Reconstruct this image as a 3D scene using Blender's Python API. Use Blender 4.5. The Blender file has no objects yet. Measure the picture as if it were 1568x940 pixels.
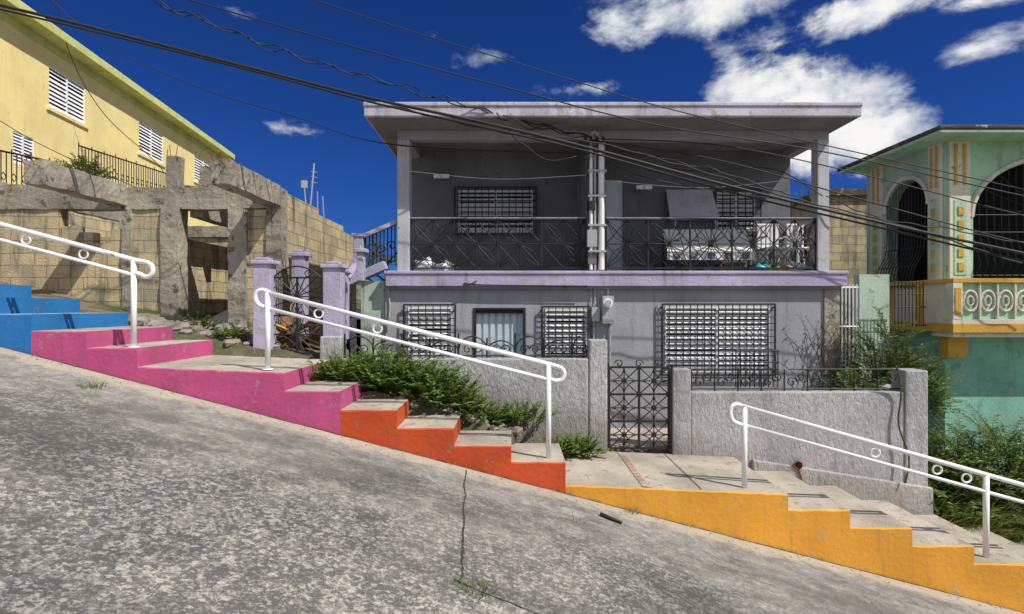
import bpy, math, random
from mathutils import Vector, noise as mn
random.seed(7)
F=840.0; H=1.886
def wx(px,Y): return (px-784)*Y/F
def wz(py,Y): return (470-py)*Y/F+H
def P(px,py,Y): return Vector((wx(px,Y),Y,wz(py,Y)))
scene=bpy.context.scene
# ---------------- materials ----------------
class NT:
    def __init__(s,nt): s.nt=nt
    def n(s,t,**k):
        nd=s.nt.nodes.new(t)
        for a,b in k.items(): setattr(nd,a,b)
        return nd
    def set(s,sock,v):
        if isinstance(v,bpy.types.NodeSocket): s.nt.links.new(v,sock)
        else: sock.default_value=v
    def math(s,op,a,b=0.0,c=0.0,clamp=False):
        nd=s.n('ShaderNodeMath',operation=op,use_clamp=clamp)
        for i,v in enumerate((a,b,c)): s.set(nd.inputs[i],v)
        return nd.outputs[0]
    def mix(s,f,a,b,bt='MIX'):
        nd=s.n('ShaderNodeMix',data_type='RGBA',blend_type=bt)
        s.set(nd.inputs[0],f)
        for i,v in ((6,a),(7,b)):
            if isinstance(v,tuple) and len(v)==3: v=(*v,1)
            s.set(nd.inputs[i],v)
        return nd.outputs[2]
    def noise(s,vec,scale,detail=4,rough=.55,dist=0):
        nd=s.n('ShaderNodeTexNoise'); s.nt.links.new(vec,nd.inputs['Vector'])
        nd.inputs['Scale'].default_value=scale; nd.inputs['Detail'].default_value=detail
        nd.inputs['Roughness'].default_value=rough; nd.inputs['Distortion'].default_value=dist
        return nd.outputs['Fac']
    def ramp(s,v,a,b):
        nd=s.n('ShaderNodeMapRange',interpolation_type='SMOOTHSTEP'); s.set(nd.inputs[0],v)
        nd.inputs[1].default_value=a; nd.inputs[2].default_value=b
        return nd.outputs[0]
    def vmul(s,vec,t):
        nd=s.n('ShaderNodeVectorMath',operation='MULTIPLY'); s.nt.links.new(vec,nd.inputs[0]); nd.inputs[1].default_value=t
        return nd.outputs[0]
def newmat(name,rough=.8,metal=0):
    m=bpy.data.materials.new(name); m.use_nodes=True
    T=NT(m.node_tree); bs=m.node_tree.nodes['Principled BSDF']
    bs.inputs['Roughness'].default_value=rough; bs.inputs['Metallic'].default_value=metal
    if rough>.6: bs.inputs['Specular IOR Level'].default_value=.25
    co=T.n('ShaderNodeTexCoord').outputs['Object']
    return m,T,bs,co
def bump(T,bs,h,strength,dist=.02):
    b=T.n('ShaderNodeBump'); b.inputs['Strength'].default_value=strength; b.inputs['Distance'].default_value=dist
    T.nt.links.new(h,b.inputs['Height']); T.nt.links.new(b.outputs[0],bs.inputs['Normal'])
def sc(c,k): return tuple(min(1,x*k) for x in c)
def paint(name,c,rough=.75,var=.25,wear=0.0,wearc=(.3,.28,.25),streak=0.3,bs_=.4,bscale=30,dirt=(.08,.075,.065),bdist=.02):
    m,T,bs,co=newmat(name,rough)
    n1=T.noise(co,1.3,5); n2=T.noise(co,14,4)
    col=T.mix(T.ramp(n1,.3,.7),sc(c,1-var),sc(c,1.05))
    col=T.mix(T.math('MULTIPLY',T.ramp(n2,.45,.75),var*.8),col,sc(c,.72))
    if streak:
        st=T.noise(T.vmul(co,(6,6,.55)),1.0,5,.65)
        msk=T.math('MULTIPLY',T.ramp(st,.52,.78),streak)
        col=T.mix(msk,col,dirt)
    if wear:
        w=T.noise(co,5.5,8,.7)
        col=T.mix(T.ramp(w,.64-wear*.2,.68-wear*.2),col,wearc)
    T.nt.links.new(col,bs.inputs['Base Color'])
    if bs_>.09: bump(T,bs,T.noise(co,bscale,5,.6),bs_,bdist)
    return m
M={}
M['pink']=paint('pink_paint',(.50,.085,.22),.75,.22,.22,(.36,.18,.23),.4,.4,18)
M['orange']=paint('orange_paint',(.54,.08,.024),.75,.24,.26,(.3,.14,.1),.4,.4,18)
M['yellow']=paint('yellow_paint',(.72,.335,.042),.75,.2,.24,(.48,.31,.16),.45,.4,18)
M['blue']=paint('blue_paint',(.022,.17,.45),.75,.22,.16,(.1,.16,.25),.25,.3,22)
M['conc']=paint('tread_concrete',(.46,.415,.345),.9,.35,.4,(.27,.24,.2),.0,.6,40)
M['oldconc']=paint('weathered_concrete',(.38,.345,.28),.95,.4,.34,(.12,.11,.09),.8,.8,14,bdist=.03)
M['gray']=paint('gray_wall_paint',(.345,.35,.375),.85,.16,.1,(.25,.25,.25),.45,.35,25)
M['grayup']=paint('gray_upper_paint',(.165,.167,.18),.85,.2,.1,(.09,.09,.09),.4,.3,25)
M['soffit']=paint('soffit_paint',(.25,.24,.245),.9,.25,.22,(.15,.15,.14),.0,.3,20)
M['lav']=paint('lavender_paint',(.46,.42,.59),.8,.25,.45,(.36,.35,.36),.65,.5,20)
M['lavl']=paint('lavender_fascia_paint',(.58,.545,.65),.8,.24,.46,(.38,.36,.37),.7,.4,20)
M['post']=paint('post_paint',(.48,.475,.51),.8,.18,.22,(.32,.31,.3),.45)
def stuccomat():
    m,T,bs,co=newmat('rough_stucco',.93)
    n1=T.noise(co,1.1,6,.6); n2=T.noise(T.vmul(co,(1,1,.45)),26,5,.62,.8); st=T.noise(T.vmul(co,(5,5,.6)),1,6,.7); pt=T.noise(co,3.3,8,.7)
    c=T.mix(T.ramp(n1,.3,.7),(.37,.37,.38),(.50,.50,.505))
    c=T.mix(T.math('MULTIPLY',T.ramp(n2,.55,.4),.4),c,(.22,.22,.22))
    c=T.mix(T.math('MULTIPLY',T.ramp(st,.48,.72),.5),c,(.12,.115,.11))
    sp=T.n('ShaderNodeSeparateXYZ'); T.nt.links.new(co,sp.inputs[0])
    hgt=T.math('ADD',T.math('ADD',sp.outputs[2],T.math('MULTIPLY',sp.outputs[0],.26)),T.math('MULTIPLY',pt,-.7))
    c=T.mix(T.math('MULTIPLY',T.ramp(hgt,.6,-.05),.65),c,(.20,.17,.135))
    T.nt.links.new(c,bs.inputs['Base Color']); bump(T,bs,n2,.9,.03); return m
M['stucco']=stuccomat()
M['yhouse']=paint('yellow_house_paint',(.86,.71,.31),.85,.1,.03,(.6,.5,.25),.14)
M['lime']=paint('lime_fascia_paint',(.62,.64,.24),.85,.2,.2,(.42,.42,.25),.35)
M['green']=paint('mint_wall_paint',(.43,.67,.47),.85,.22,.2,(.33,.42,.32),.55)
M['mintl']=paint('pale_mint_paint',(.45,.57,.46),.85,.24,.28,(.26,.32,.26),.8)
M['turq']=paint('turquoise_paint',(.26,.56,.43),.85,.3,.34,(.17,.34,.27),.6)
M['cream']=paint('cream_paint',(.70,.66,.54),.8,.18,.18,(.4,.36,.28),.5)
M['ochre']=paint('ochre_trim_paint',(.64,.37,.06),.8,.22,.24,(.4,.3,.1),.45)
M['mold']=paint('moldy_concrete',(.10,.085,.06),.95,.4,.4,(.38,.30,.12),.3,.8)
M['white']=paint('white_enamel',(.84,.84,.85),.35,.05,.05,(.4,.26,.16),.08,.08)
M['slat']=paint('louver_white',(.82,.82,.83),.5,.08,0,(.3,.3,.3),.15,.05)
M['tarp']=paint('white_tarp',(.84,.84,.82),.6,.12,0,(.3,.3,.3),.1,.2,8)
M['door']=paint('door_blue_white',(.56,.65,.70),.5,.1,.02,(.3,.3,.3),.3,.05)
M['iron']=paint('black_iron',(.014,.014,.015),.6,.3,.1,(.06,.028,.018),0,.05)
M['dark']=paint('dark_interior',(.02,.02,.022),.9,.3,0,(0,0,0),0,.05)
M['crack']=paint('crack_dirt',(.06,.055,.048),.95,.4,.25,(.16,.145,.12),0,.05)
M['cable']=paint('cable_rubber',(.012,.012,.013),.6,.2,0,(0,0,0),0,.05)
M['rock']=paint('rubble_stone',(.3,.27,.23),.95,.4,.2,(.12,.1,.09),0,1,12)
M['rust']=paint('rusty_sheet',(.3,.13,.05),.8,.4,.3,(.12,.06,.04),.4,.5)
M['brick']=paint('brick_strip',(.42,.29,.22),.9,.35,.5,(.4,.37,.31),0,.5)
M['metal']=paint('galvanised_metal',(.42,.43,.44),.45,.15,.06,(.2,.15,.1),.2,.05)
M['teal']=paint('teal_plastic',(.02,.35,.4),.4,.1,0,(0,0,0),0,.05)
M['lgreen']=paint('green_plastic',(.2,.55,.06),.4,.1,0,(0,0,0),0,.05)
M['red']=paint('red_plastic',(.6,.04,.03),.4,.1,0,(0,0,0),0,.05)
def blockmat():
    m,T,bs,co=newmat('concrete_block',.92)
    sp=T.n('ShaderNodeSeparateXYZ'); T.nt.links.new(co,sp.inputs[0])
    cb=T.n('ShaderNodeCombineXYZ'); wv=T.math('MULTIPLY',T.noise(co,1.5,3),.06)
    T.set(cb.inputs[0],T.math('ADD',T.math('ADD',sp.outputs[0],sp.outputs[1]),wv)); T.set(cb.inputs[1],T.math('ADD',sp.outputs[2],wv))
    br=T.n('ShaderNodeTexBrick'); T.nt.links.new(cb.outputs[0],br.inputs['Vector'])
    br.inputs['Scale'].default_value=1; br.inputs['Brick Width'].default_value=.4; br.inputs['Row Height'].default_value=.2
    br.inputs['Mortar Size'].default_value=.008; br.inputs['Mortar Smooth'].default_value=.5
    br.inputs['Color1'].default_value=(.64,.52,.30,1); br.inputs['Color2'].default_value=(.46,.38,.24,1); br.inputs['Mortar'].default_value=(.30,.26,.19,1)
    n=T.noise(co,2.2,7,.7); n2=T.noise(T.vmul(co,(5,5,.6)),1,5,.65)
    c=T.mix(T.math('MULTIPLY',T.ramp(n,.46,.6),.7),br.outputs['Color'],(.32,.29,.23))
    c=T.mix(T.math('MULTIPLY',T.ramp(n2,.48,.68),.7),c,(.085,.08,.065))
    T.nt.links.new(c,bs.inputs['Base Color'])
    h=T.math('SUBTRACT',T.noise(co,35,5,.65),T.math('MULTIPLY',br.outputs['Fac'],.9))
    bump(T,bs,h,.8,.025); return m
M['block']=blockmat()
def roadmat():
    m,T,bs,co=newmat('road_concrete',.95)
    sp=T.n('ShaderNodeSeparateXYZ'); T.nt.links.new(co,sp.inputs[0])
    big=T.noise(co,.45,8,.68,.3); mid=T.noise(co,6,6,.7,.1); fine=T.noise(co,34,4,.8); vf=T.noise(co,110,3,.7)
    def vor(s):
        v=T.n('ShaderNodeTexVoronoi'); T.nt.links.new(co,v.inputs['Vector']); v.inputs['Scale'].default_value=s
        r=T.n('ShaderNodeSeparateColor'); T.nt.links.new(v.outputs['Color'],r.inputs[0]); return r.outputs[0]
    r1=vor(34); r2=vor(95)
    # worn, coarse aggregate toward the middle of the lane; smoother by the kerb
    nearn=T.math('ADD',sp.outputs[1],T.math('MULTIPLY',T.math('SUBTRACT',big,.5),7.0))
    k=T.math('ADD',T.math('MULTIPLY',T.ramp(nearn,5.6,3.4),.62),.26)
    g=T.math('ADD',T.math('ADD',T.math('MULTIPLY',r1,.26),T.math('MULTIPLY',r2,.18)),T.math('ADD',T.math('MULTIPLY',fine,.75),T.math('MULTIPLY',mid,.35)))
    f=T.ramp(g,.60,.94)
    patch=T.ramp(big,.4,.6)
    light=T.mix(patch,(.36,.35,.325),(.53,.505,.455))
    darkc=T.mix(patch,(.055,.057,.06),(.13,.13,.125))
    rough=T.mix(f,darkc,light)
    base=T.mix(k,T.mix(T.ramp(mid,.3,.7),(.215,.21,.195),(.36,.34,.305)),rough)
    base=T.mix(T.math('MULTIPLY',T.ramp(vf,.48,.66),.35),base,(.08,.08,.078))
    s2=T.noise(T.vmul(co,(.45,1.2,1)),1.1,9,.74)
    base=T.mix(T.math('MULTIPLY',T.ramp(s2,.46,.62),.6),base,(.09,.088,.083))
    s3=T.noise(co,2.1,9,.76)
    base=T.mix(T.math('MULTIPLY',T.ramp(s3,.54,.66),.45),base,(.47,.445,.39))
    strip=T.ramp(T.math('ADD',sp.outputs[1],T.math('MULTIPLY',mid,.4)),5.82,6.06)
    base=T.mix(T.math('MULTIPLY',strip,.65),base,(.50,.44,.345))
    edge=T.ramp(T.math('ADD',sp.outputs[1],T.math('MULTIPLY',mid,.05)),5.985,6.02)
    base=T.mix(T.math('MULTIPLY',edge,.7),base,(.08,.07,.06))
    T.nt.links.new(base,bs.inputs['Base Color'])
    h=T.math('ADD',T.math('MULTIPLY',f,k),T.math('MULTIPLY',vf,.4))
    bump(T,bs,h,.9,.014); return m
M['road']=roadmat()
def soilmat():
    m,T,bs,co=newmat('dry_soil',.97)
    n=T.noise(co,3,8,.7); n2=T.noise(co,30,5,.7); g=T.noise(co,.25,5)
    c=T.mix(T.ramp(n,.35,.65),(.13,.10,.07),(.26,.21,.15)); c=T.mix(T.math('MULTIPLY',T.ramp(n2,.5,.7),.6),c,(.35,.3,.24))
    c=T.mix(T.ramp(g,.45,.6),c,(.06,.09,.03))
    T.nt.links.new(c,bs.inputs['Base Color']); bump(T,bs,n2,1,.04); return m
M['soil']=soilmat()
def leafmat(name,c1,c2):
    m,T,bs,co=newmat(name,.5)
    g=T.n('ShaderNodeNewGeometry')
    c=T.mix(g.outputs['Random Per Island'],c1,c2)
    c=T.mix(T.math('MULTIPLY',T.ramp(T.noise(co,3.5,3),.4,.65),.4),c,sc(c1,.6))
    T.nt.links.new(c,bs.inputs['Base Color'])
    tr=T.n('ShaderNodeBsdfTranslucent'); T.nt.links.new(T.mix(.5,c,(.3,.4,.03)),tr.inputs[0])
    ms=T.n('ShaderNodeMixShader'); ms.inputs[0].default_value=.35
    out=m.node_tree.nodes['Material Output']
    T.nt.links.new(bs.outputs[0],ms.inputs[1]); T.nt.links.new(tr.outputs[0],ms.inputs[2]); T.nt.links.new(ms.outputs[0],out.inputs[0])
    return m
M['leaf']=leafmat('leaf_green',(.08,.17,.022),(.20,.32,.06))
M['leafd']=leafmat('leaf_dark',(.045,.10,.02),(.12,.18,.05))
M['grass']=leafmat('grass_blade',(.1,.17,.03),(.22,.27,.09))
M['dry']=leafmat('dry_grass',(.22,.17,.08),(.34,.27,.14))
M['twig']=paint('twig_bark',(.12,.09,.065),.9,.3,bs_=0)
# ---------------- builders ----------------
class B:
    def __init__(s,name,mats,parent=None,bevel=0):
        s.name=name; s.mats=mats if isinstance(mats,(list,tuple)) else [mats]; s.parent=parent; s.bevel=bevel
        s.v=[];s.f=[];s.m=[]
    def add(s,vs,fs,m=0):
        o=len(s.v); s.v+= [tuple(a) for a in vs]
        for f in fs: s.f.append(tuple(i+o for i in f)); s.m.append(m)
    def box(s,x0,x1,y0,y1,z0,z1,m=0,mt=None,M_=None,zt=None,jit=0):
        if x0>x1:x0,x1=x1,x0
        if y0>y1:y0,y1=y1,y0
        if z0>z1:z0,z1=z1,z0
        zr_=z1 if zt is None else zt
        vs=[(x0,y0,z0),(x1,y0,z0),(x1,y1,z0),(x0,y1,z0),(x0,y0,z1),(x1,y0,zr_),(x1,y1,zr_),(x0,y1,z1)]
        if jit: vs=[tuple(c+random.uniform(-jit,jit) for c in v) for v in vs]
        if M_: vs=[M_(*v) for v in vs]
        o=len(s.v); s.v+=[tuple(a) for a in vs]
        for f in [(0,3,2,1),(0,1,5,4),(1,2,6,5),(2,3,7,6),(3,0,4,7)]: s.f.append(tuple(i+o for i in f)); s.m.append(m)
        s.f.append((o+4,o+5,o+6,o+7)); s.m.append(m if mt is None else mt)
    def pbox(s,a,b,t,bt,Y,d,**k): s.box(wx(a,Y),wx(b,Y),Y,Y+d,wz(bt,Y),wz(t,Y),**k)
    def beam(s,p,q,w,h,m=0,up=Vector((0,0,1))):
        p=Vector(p);q=Vector(q);d=(q-p).normalized(); sd=d.cross(up)
        if sd.length<1e-4: sd=Vector((1,0,0))
        sd.normalize(); u=sd.cross(d).normalized()
        vs=[]
        for c in (p,q):
            for a,b in((-1,-1),(1,-1),(1,1),(-1,1)): vs.append(c+sd*a*w/2+u*b*h/2)
        s.add(vs,[(0,1,2,3),(7,6,5,4),(0,4,5,1),(1,5,6,2),(2,6,7,3),(3,7,4,0)],m)
    def tube(s,pts,r,n=6,m=0,closed=False,r1=None):
        pts=[Vector(p) for p in pts]; N=len(pts)
        vs=[];fs=[]; prev=None
        for i,p in enumerate(pts):
            if closed: t=pts[(i+1)%N]-pts[i-1]
            else: t=pts[min(i+1,N-1)]-pts[max(i-1,0)]
            if t.length<1e-9: t=Vector((0,0,1))
            t.normalize()
            if prev is None:
                a=Vector((0,0,1)) if abs(t.z)<.9 else Vector((0,1,0))
                prev=t.cross(a).normalized()
            prev=(prev-t*prev.dot(t))
            if prev.length<1e-6: prev=t.orthogonal()
            prev.normalize(); bn=t.cross(prev)
            rr=r if r1 is None else r+(r1-r)*i/(N-1)
            for k in range(n):
                an=2*math.pi*k/n; vs.append(p+prev*math.cos(an)*rr+bn*math.sin(an)*rr)
        L=N if closed else N-1
        for i in range(L):
            j=(i+1)%N
            for k in range(n):
                k2=(k+1)%n; fs.append((i*n+k,i*n+k2,j*n+k2,j*n+k))
        if not closed:
            fs.append(tuple(range(n-1,-1,-1))); fs.append(tuple((N-1)*n+k for k in range(n)))
        s.add(vs,fs,m)
    def ring(s,c,r,tr,n=16,M_=None,m=0,rz=None,tn=5):
        rz=rz or r; pts=[]
        for i in range(n):
            a=2*math.pi*i/n; p=(c[0]+r*math.cos(a),c[1],c[2]+rz*math.sin(a))
            pts.append(M_(*p) if M_ else p)
        s.tube(pts,tr,tn,m,True)
    def done(s,smooth=False):
        me=bpy.data.meshes.new(s.name); me.from_pydata(s.v,[],s.f)
        for m in s.mats: me.materials.append(M[m])
        me.polygons.foreach_set('material_index',s.m)
        if smooth: me.polygons.foreach_set('use_smooth',[True]*len(me.polygons))
        me.update(); ob=bpy.data.objects.new(s.name,me); scene.collection.objects.link(ob)
        if s.parent: ob.parent=s.parent
        if s.bevel:
            bv=ob.modifiers.new('bevel','BEVEL'); bv.width=s.bevel; bv.segments=2; bv.limit_method='ANGLE'
        return ob
def empty(name):
    e=bpy.data.objects.new(name,None); scene.collection.objects.link(e); e.empty_display_size=.3; return e
def smooth_pts(pts,n=8):
    pts=[Vector(p) for p in pts]; out=[]
    for i in range(len(pts)-1):
        p0=pts[max(i-1,0)];p1=pts[i];p2=pts[i+1];p3=pts[min(i+2,len(pts)-1)]
        for k in range(n):
            t=k/n; out.append(.5*((2*p1)+(p2-p0)*t+(2*p0-5*p1+4*p2-p3)*t*t+(3*p1-p0-3*p2+p3)*t**3))
    out.append(pts[-1]); return out
def wall_holes(b,u0,u1,t0,t1,z0,z1,holes,m=0,M_=None):
    us=sorted({u0,u1,*[h[0] for h in holes],*[h[1] for h in holes]}); 
    for i in range(len(us)-1):
        a,c=us[i],us[i+1]; mid=(a+c)/2
        hs=sorted([(h[2],h[3]) for h in holes if h[0]<mid<h[1]]); z=z0
        for (p,q) in hs:
            if p>z: b.box(a,c,t0,t1,z,p,m,M_=M_)
            z=q
        if z<z1: b.box(a,c,t0,t1,z,z1,m,M_=M_)
def arch_wall(b,u0,u1,t0,t1,z0,z1,a,c,zs,zb,zt,M_=None,m=0,N=16):
    b.box(u0,a,t0,t1,z0,z1,m,M_=M_); b.box(c,u1,t0,t1,z0,z1,m,M_=M_)
    if zb>z0: b.box(a,c,t0,t1,z0,zb,m,M_=M_)
    md=(a+c)/2; r=(c-a)/2
    f=lambda u: zs+(zt-zs)*math.sqrt(max(0,1-((u-md)/r)**2))
    us=[md-r*math.cos(math.pi*i/N) for i in range(N+1)]
    g=M_ or (lambda *q:q)
    for i in range(N):
        p,q=us[i],us[i+1]
        vs=[g(p,t0,f(p)),g(q,t0,f(q)),g(q,t0,z1),g(p,t0,z1),g(p,t1,f(p)),g(q,t1,f(q)),g(q,t1,z1),g(p,t1,z1)]
        b.add(vs,[(0,1,2,3),(5,4,7,6),(0,4,5,1)],m)
def window(par,u0,u1,z0,z1,t,M_=None,pane=2,slats=10,bars=(6,6),grill=True,gout=.07,depth=.07,name='window',br_=.0065):
    g=M_
    fr=B(name+'_frame',['slat','dark'],par)
    w=.035
    fr.box(u0,u1,t+depth,t+depth+.03,z0,z1,1,M_=g)
    pw=(u1-u0)/pane
    for i in range(pane+1):
        c=u0+pw*i; fr.box(max(u0,c-w/2),min(u1,c+w/2),t+depth-.06,t+depth-.012,z0,z1,0,M_=g)
    fr.box(u0,u1,t+depth-.058,t+depth-.014,z0,z0+w,0,M_=g); fr.box(u0,u1,t+depth-.058,t+depth-.014,z1-w,z1,0,M_=g)
    fr.done()
    sl=B(name+'_louvers','slat',par); hh=(z1-z0-2*w)/slats
    for p in range(pane):
        a=u0+pw*p+w/2; c=a+pw-w
        for i in range(slats):
            zc=z0+w+hh*(i+.5); tl=.5 if random.random()>.15 else random.choice((.33,.42))
            dy=.02; dz=hh*tl
            vs=[(a,t+depth-.045-dy*.5,zc-dz*.95),(c,t+depth-.045-dy*.5,zc-dz*.95),(c,t+depth-.02,zc+dz*.62),(a,t+depth-.02,zc+dz*.62)]
            vs2=[(x,y+.006,z) for x,y,z in vs]; vv=vs+vs2
            if g: vv=[g(*q) for q in vv]
            sl.add(vv,[(0,1,2,3),(7,6,5,4),(0,4,5,1),(2,6,7,3)])
    sl.done()
    if grill:
        gr=B(name+'_grille','iron',par); e=.06; r=br_; tt=t-gout
        L=lambda x0,x1,za,zb: gr.box(x0,x1,tt-r,tt+r,za,zb,0,M_=g)
        a,c,p,q=u0-e,u1+e,z0-e*.6,z1+e*.6
        for x in (a,c): L(x-.014,x+.014,p,q)
        for z in (p,q): gr.box(a,c,tt-.011,tt+.011,z-.013,z+.013,0,M_=g)
        for i in range(1,bars[0]+1):
            x=a+(c-a)*i/(bars[0]+1); L(x-r,x+r,p,q)
        for i in range(1,bars[1]+1):
            z=p+(q-p)*i/(bars[1]+1); gr.box(a,c,tt-r*.7,tt+r*.7,z-r,z+r,0,M_=g)
        for x in (a,c):
            for z in (p+.05,q-.05): gr.box(x-.01,x+.01,tt,t+.01,z-.01,z+.01,0,M_=g)
        gr.done()
def star(b,x0,x1,z0,z1,y,spokes=16,r=.006,M_=None,petal=True,diam=False):
    g=M_ or (lambda *q:q)
    cx,cz=(x0+x1)/2,(z0+z1)/2; hx,hz=(x1-x0)/2,(z1-z0)/2
    for i in range(spokes):
        a=2*math.pi*(i)/spokes; dx,dz=math.cos(a),math.sin(a)
        if spokes==8 and i%2: dx,dz=math.copysign(hx,dx),math.copysign(hz,dz)
        k=min(hx/abs(dx) if abs(dx)>1e-6 else 9,hz/abs(dz) if abs(dz)>1e-6 else 9)
        b.tube([g(cx,y,cz),g(cx+dx*k,y,cz+dz*k)],r,4)
    b.ring((cx,y,cz),.03,.01,10,M_,tn=4)
    if diam:
        q=[(cx,cz+hz),(cx+hx,cz),(cx,cz-hz),(cx-hx,cz)]
        for i in range(4):
            p0,p1=q[i],q[(i+1)%4]; b.tube([g(p0[0],y+.006,p0[1]),g(p1[0],y+.006,p1[1])],r,4)
        for sx,sz in((1,1),(1,-1),(-1,1),(-1,-1)):
            for (ax,az) in((.62,.3),(.3,.62)):
                b.tube([g(cx,y+.003,cz),g(cx+sx*hx*ax,y+.003,cz+sz*hz*az),g(cx+sx*hx,y+.003,cz+sz*hz)],r*.85,4)
    elif petal:
        for sx,sz in((1,1),(1,-1),(-1,1),(-1,-1)):
            pts=[]
            for i in range(9):
                a=math.pi/2*i/8
                pts.append(g(cx+sx*(hx-hx*math.cos(a)),y+.004,cz+sz*(hz-hz*math.sin(a))))
            b.tube(pts,r*.9,4)
def scroll(b,c,R,turns=1.25,y0=None,flip=1,r=.008,up=1,M_=None,n=22,start=0):
    pts=[]
    for i in range(n+1):
        t=i/n; a=start+t*turns*2*math.pi; rr=R*(1-.8*t)
        p=(c[0]+flip*rr*math.cos(a),c[1],c[2]+up*rr*math.sin(a)); pts.append(M_(*p) if M_ else p)
    b.tube(pts,r,4)
# ---------------- ground ----------------
def zr(x): return -.26*x   # road surface height (world z)
def axis(a,b,st,far):
    L=[];v=a
    while v<=b+1e-6: L.append(v);v+=st
    lo=[];k=st*2;v=a
    while v>-far: v-=k;k*=1.5;lo.append(v)
    hi=[];k=st*2;v=b
    while v<far: v+=k;k*=1.5;hi.append(v)
    return lo[::-1]+L+hi
def gh(x,y):
    xc=max(-34,min(30,x)); base=-.26*xc
    n=.05*mn.noise(Vector((x*1.7,y*1.7,0)))+.03*mn.noise(Vector((x*6,y*6,3)))
    if y<6.0: return base-.35
    if x<-2.7:
        if y<7.55: return base-.3
        if y<30: return H-.47-.2*(max(x,-16)+4)+n
        return base+n*8
    if y<6.7: return base-.3
    if y<7.6:
        if x<wx(800,7): return base+.36+n*1.6
        return base-.3
    if x<5.4 and y<14.2: return -.09
    if y<14: return base+.3+.9*min(1,max(0,(y-7.6)/1.8))*min(1,max(0,(x-5.9)/1.5))+n*2
    return base-.6+n*6
xs=axis(-12,12,.16,900); ys=axis(5.9,14.4,.15,900)
b=B('ground','soil'); b.v=[(x,y,gh(x,y)) for y in ys for x in xs]; nx=len(xs)
for j in range(len(ys)-1):
    for i in range(nx-1):
        b.f.append((j*nx+i,j*nx+i+1,(j+1)*nx+i+1,(j+1)*nx+i)); b.m.append(0)
b.done(True)
b=B('road','road'); x0,x1=-30,30
NX,NY=300,75
def zroad(x,y): return zr(x)+.012*mn.noise(Vector((x*.8,y*.8,5)))*min(1,max(0,(6.02-y)*3))
for i in range(NX+1):
    x=x0+(x1-x0)*i/NX
    for j in range(NY+1):
        y=-9+15.02*j/NY; b.v.append((x,y,zroad(x,y)))
w_=NY+1
for i in range(NX):
    for j in range(NY): b.f.append((i*w_+j,(i+1)*w_+j,(i+1)*w_+j+1,i*w_+j+1)); b.m.append(0)
b.done(True)
b=B('road_joint','crack')
def jl(pts,w):
    for (xa,ya),(xb,yb) in zip(pts,pts[1:]):
        d=Vector((xb-xa,yb-ya)).normalized()*w*random.uniform(.2,.6); n=Vector((-d.y,d.x))
        f=lambda x,y:(x,y,zroad(x,y)+.005)
        b.add([f(xa+n.x,ya+n.y),f(xa-n.x,ya-n.y),f(xb-n.x,yb-n.y),f(xb+n.x,yb+n.y)],[(0,1,2,3)])
def wob(p,q,n,a):
    out=[]
    for i in range(n+1):
        t=i/n; x=p[0]+(q[0]-p[0])*t; y=p[1]+(q[1]-p[1])*t
        out.append((x+a*mn.noise(Vector((x*3,y*3,1)))+a*.5*mn.noise(Vector((x*11,y*11,1))),y+a*mn.noise(Vector((x*3,y*3,9)))))
    return out
jl(wob((-.5,5.9),(-.33,3.6),90,.02),.017)
jl(wob((-.33,3.6),(1.3,3.0),60,.09),.013)
jl(wob((-12,5.985),(12,5.985),200,.015),.014)
jl(wob((-5.2,4.9),(-7.5,4.7),40,.06),.013)
jl(wob((4.0,5.2),(6.4,4.6),50,.1),.012)
b.done()
# ---------------- staircase ----------------
st=empty('painted_staircase')
YB=7.52
steps=[]
for i in range(1,9):
    steps.append((48-93*i,48-93*(i-1),507-26*i,None,'blue',YB))
steps+=[(48,132,507,None,'pink',YB),(132,210,533,None,'pink',YB),(210,435,562,571,'pink',YB),(435,521,599,None,'pink',6.85),
 (521,607,628,None,'orange',6.72),(607,695,656,None,'orange',6.74),(695,783,683,None,'orange',6.76),(783,866,708,None,'orange',6.85),
 (866,1207,743,757,'yellow',YB)]
for i in range(8): steps.append((1207+95*i,1302+95*i,781+27.6*i,None,'yellow',YB))
for col in ('blue','pink','orange','yellow'):
    b=B('steps_'+col,[col,'conc'],st)
    for s_ in steps:
        if s_[4]!=col: continue
        x0,x1=wx(s_[0],6),wx(s_[1],6); z1=wz(s_[2],6); zt=z1 if s_[3] is None else wz(s_[3],6)
        zb0=min(zr(x1),zr(x0))-.5; yb=s_[5]; c=.012
        nn=max(2,int((x1-x0)/.07)); fr=[]
        for i in range(nn+1):
            t=i/nn; x=x0+(x1-x0)*t; z=z1+(zt-z1)*t
            fr.append((x,z+.006*mn.noise(Vector((x*7,z*7,2))),.009*mn.noise(Vector((x*9,z*5,8)))))
        V_=[]
        for x,z,j in fr:
            V_+=[(x,6.0,zb0),(x,6.0,z-c+j),(x,6.0+c+abs(j)*1.5,z),(x,yb,z)]
        fs=[];ft=[]
        for i in range(nn):
            a=4*i; fs+=[(a,a+4,a+5,a+1),(a+1,a+5,a+6,a+2)]; ft.append((a+2,a+6,a+7,a+3))
        xe,ze,_=fr[-1]; o=len(V_)
        V_+=[(xe,6.0,zb0),(xe,yb,zb0),(xe,yb,ze),(xe,6.0+c,ze),(xe,6.0,ze-c)]
        b.add(V_,fs+[(o,o+1,o+2,o+3,o+4)],0); o2=len(b.v)-len(V_)
        for f in ft: b.f.append(tuple(i+o2 for i in f)); b.m.append(1)
        b.add([(x0,6.0,zb0),(x0,yb,zb0),(x0,yb,z1),(x0,6.0,z1-c)],[(0,3,2,1)],0)
    b.done()
zl=lambda x: wz(743,6)+(x-wx(866,6))/(wx(1207,6)-wx(866,6))*(wz(757,6)-wz(743,6))+.010
b=B('landing_joint',['brick','crack'],st)
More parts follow.
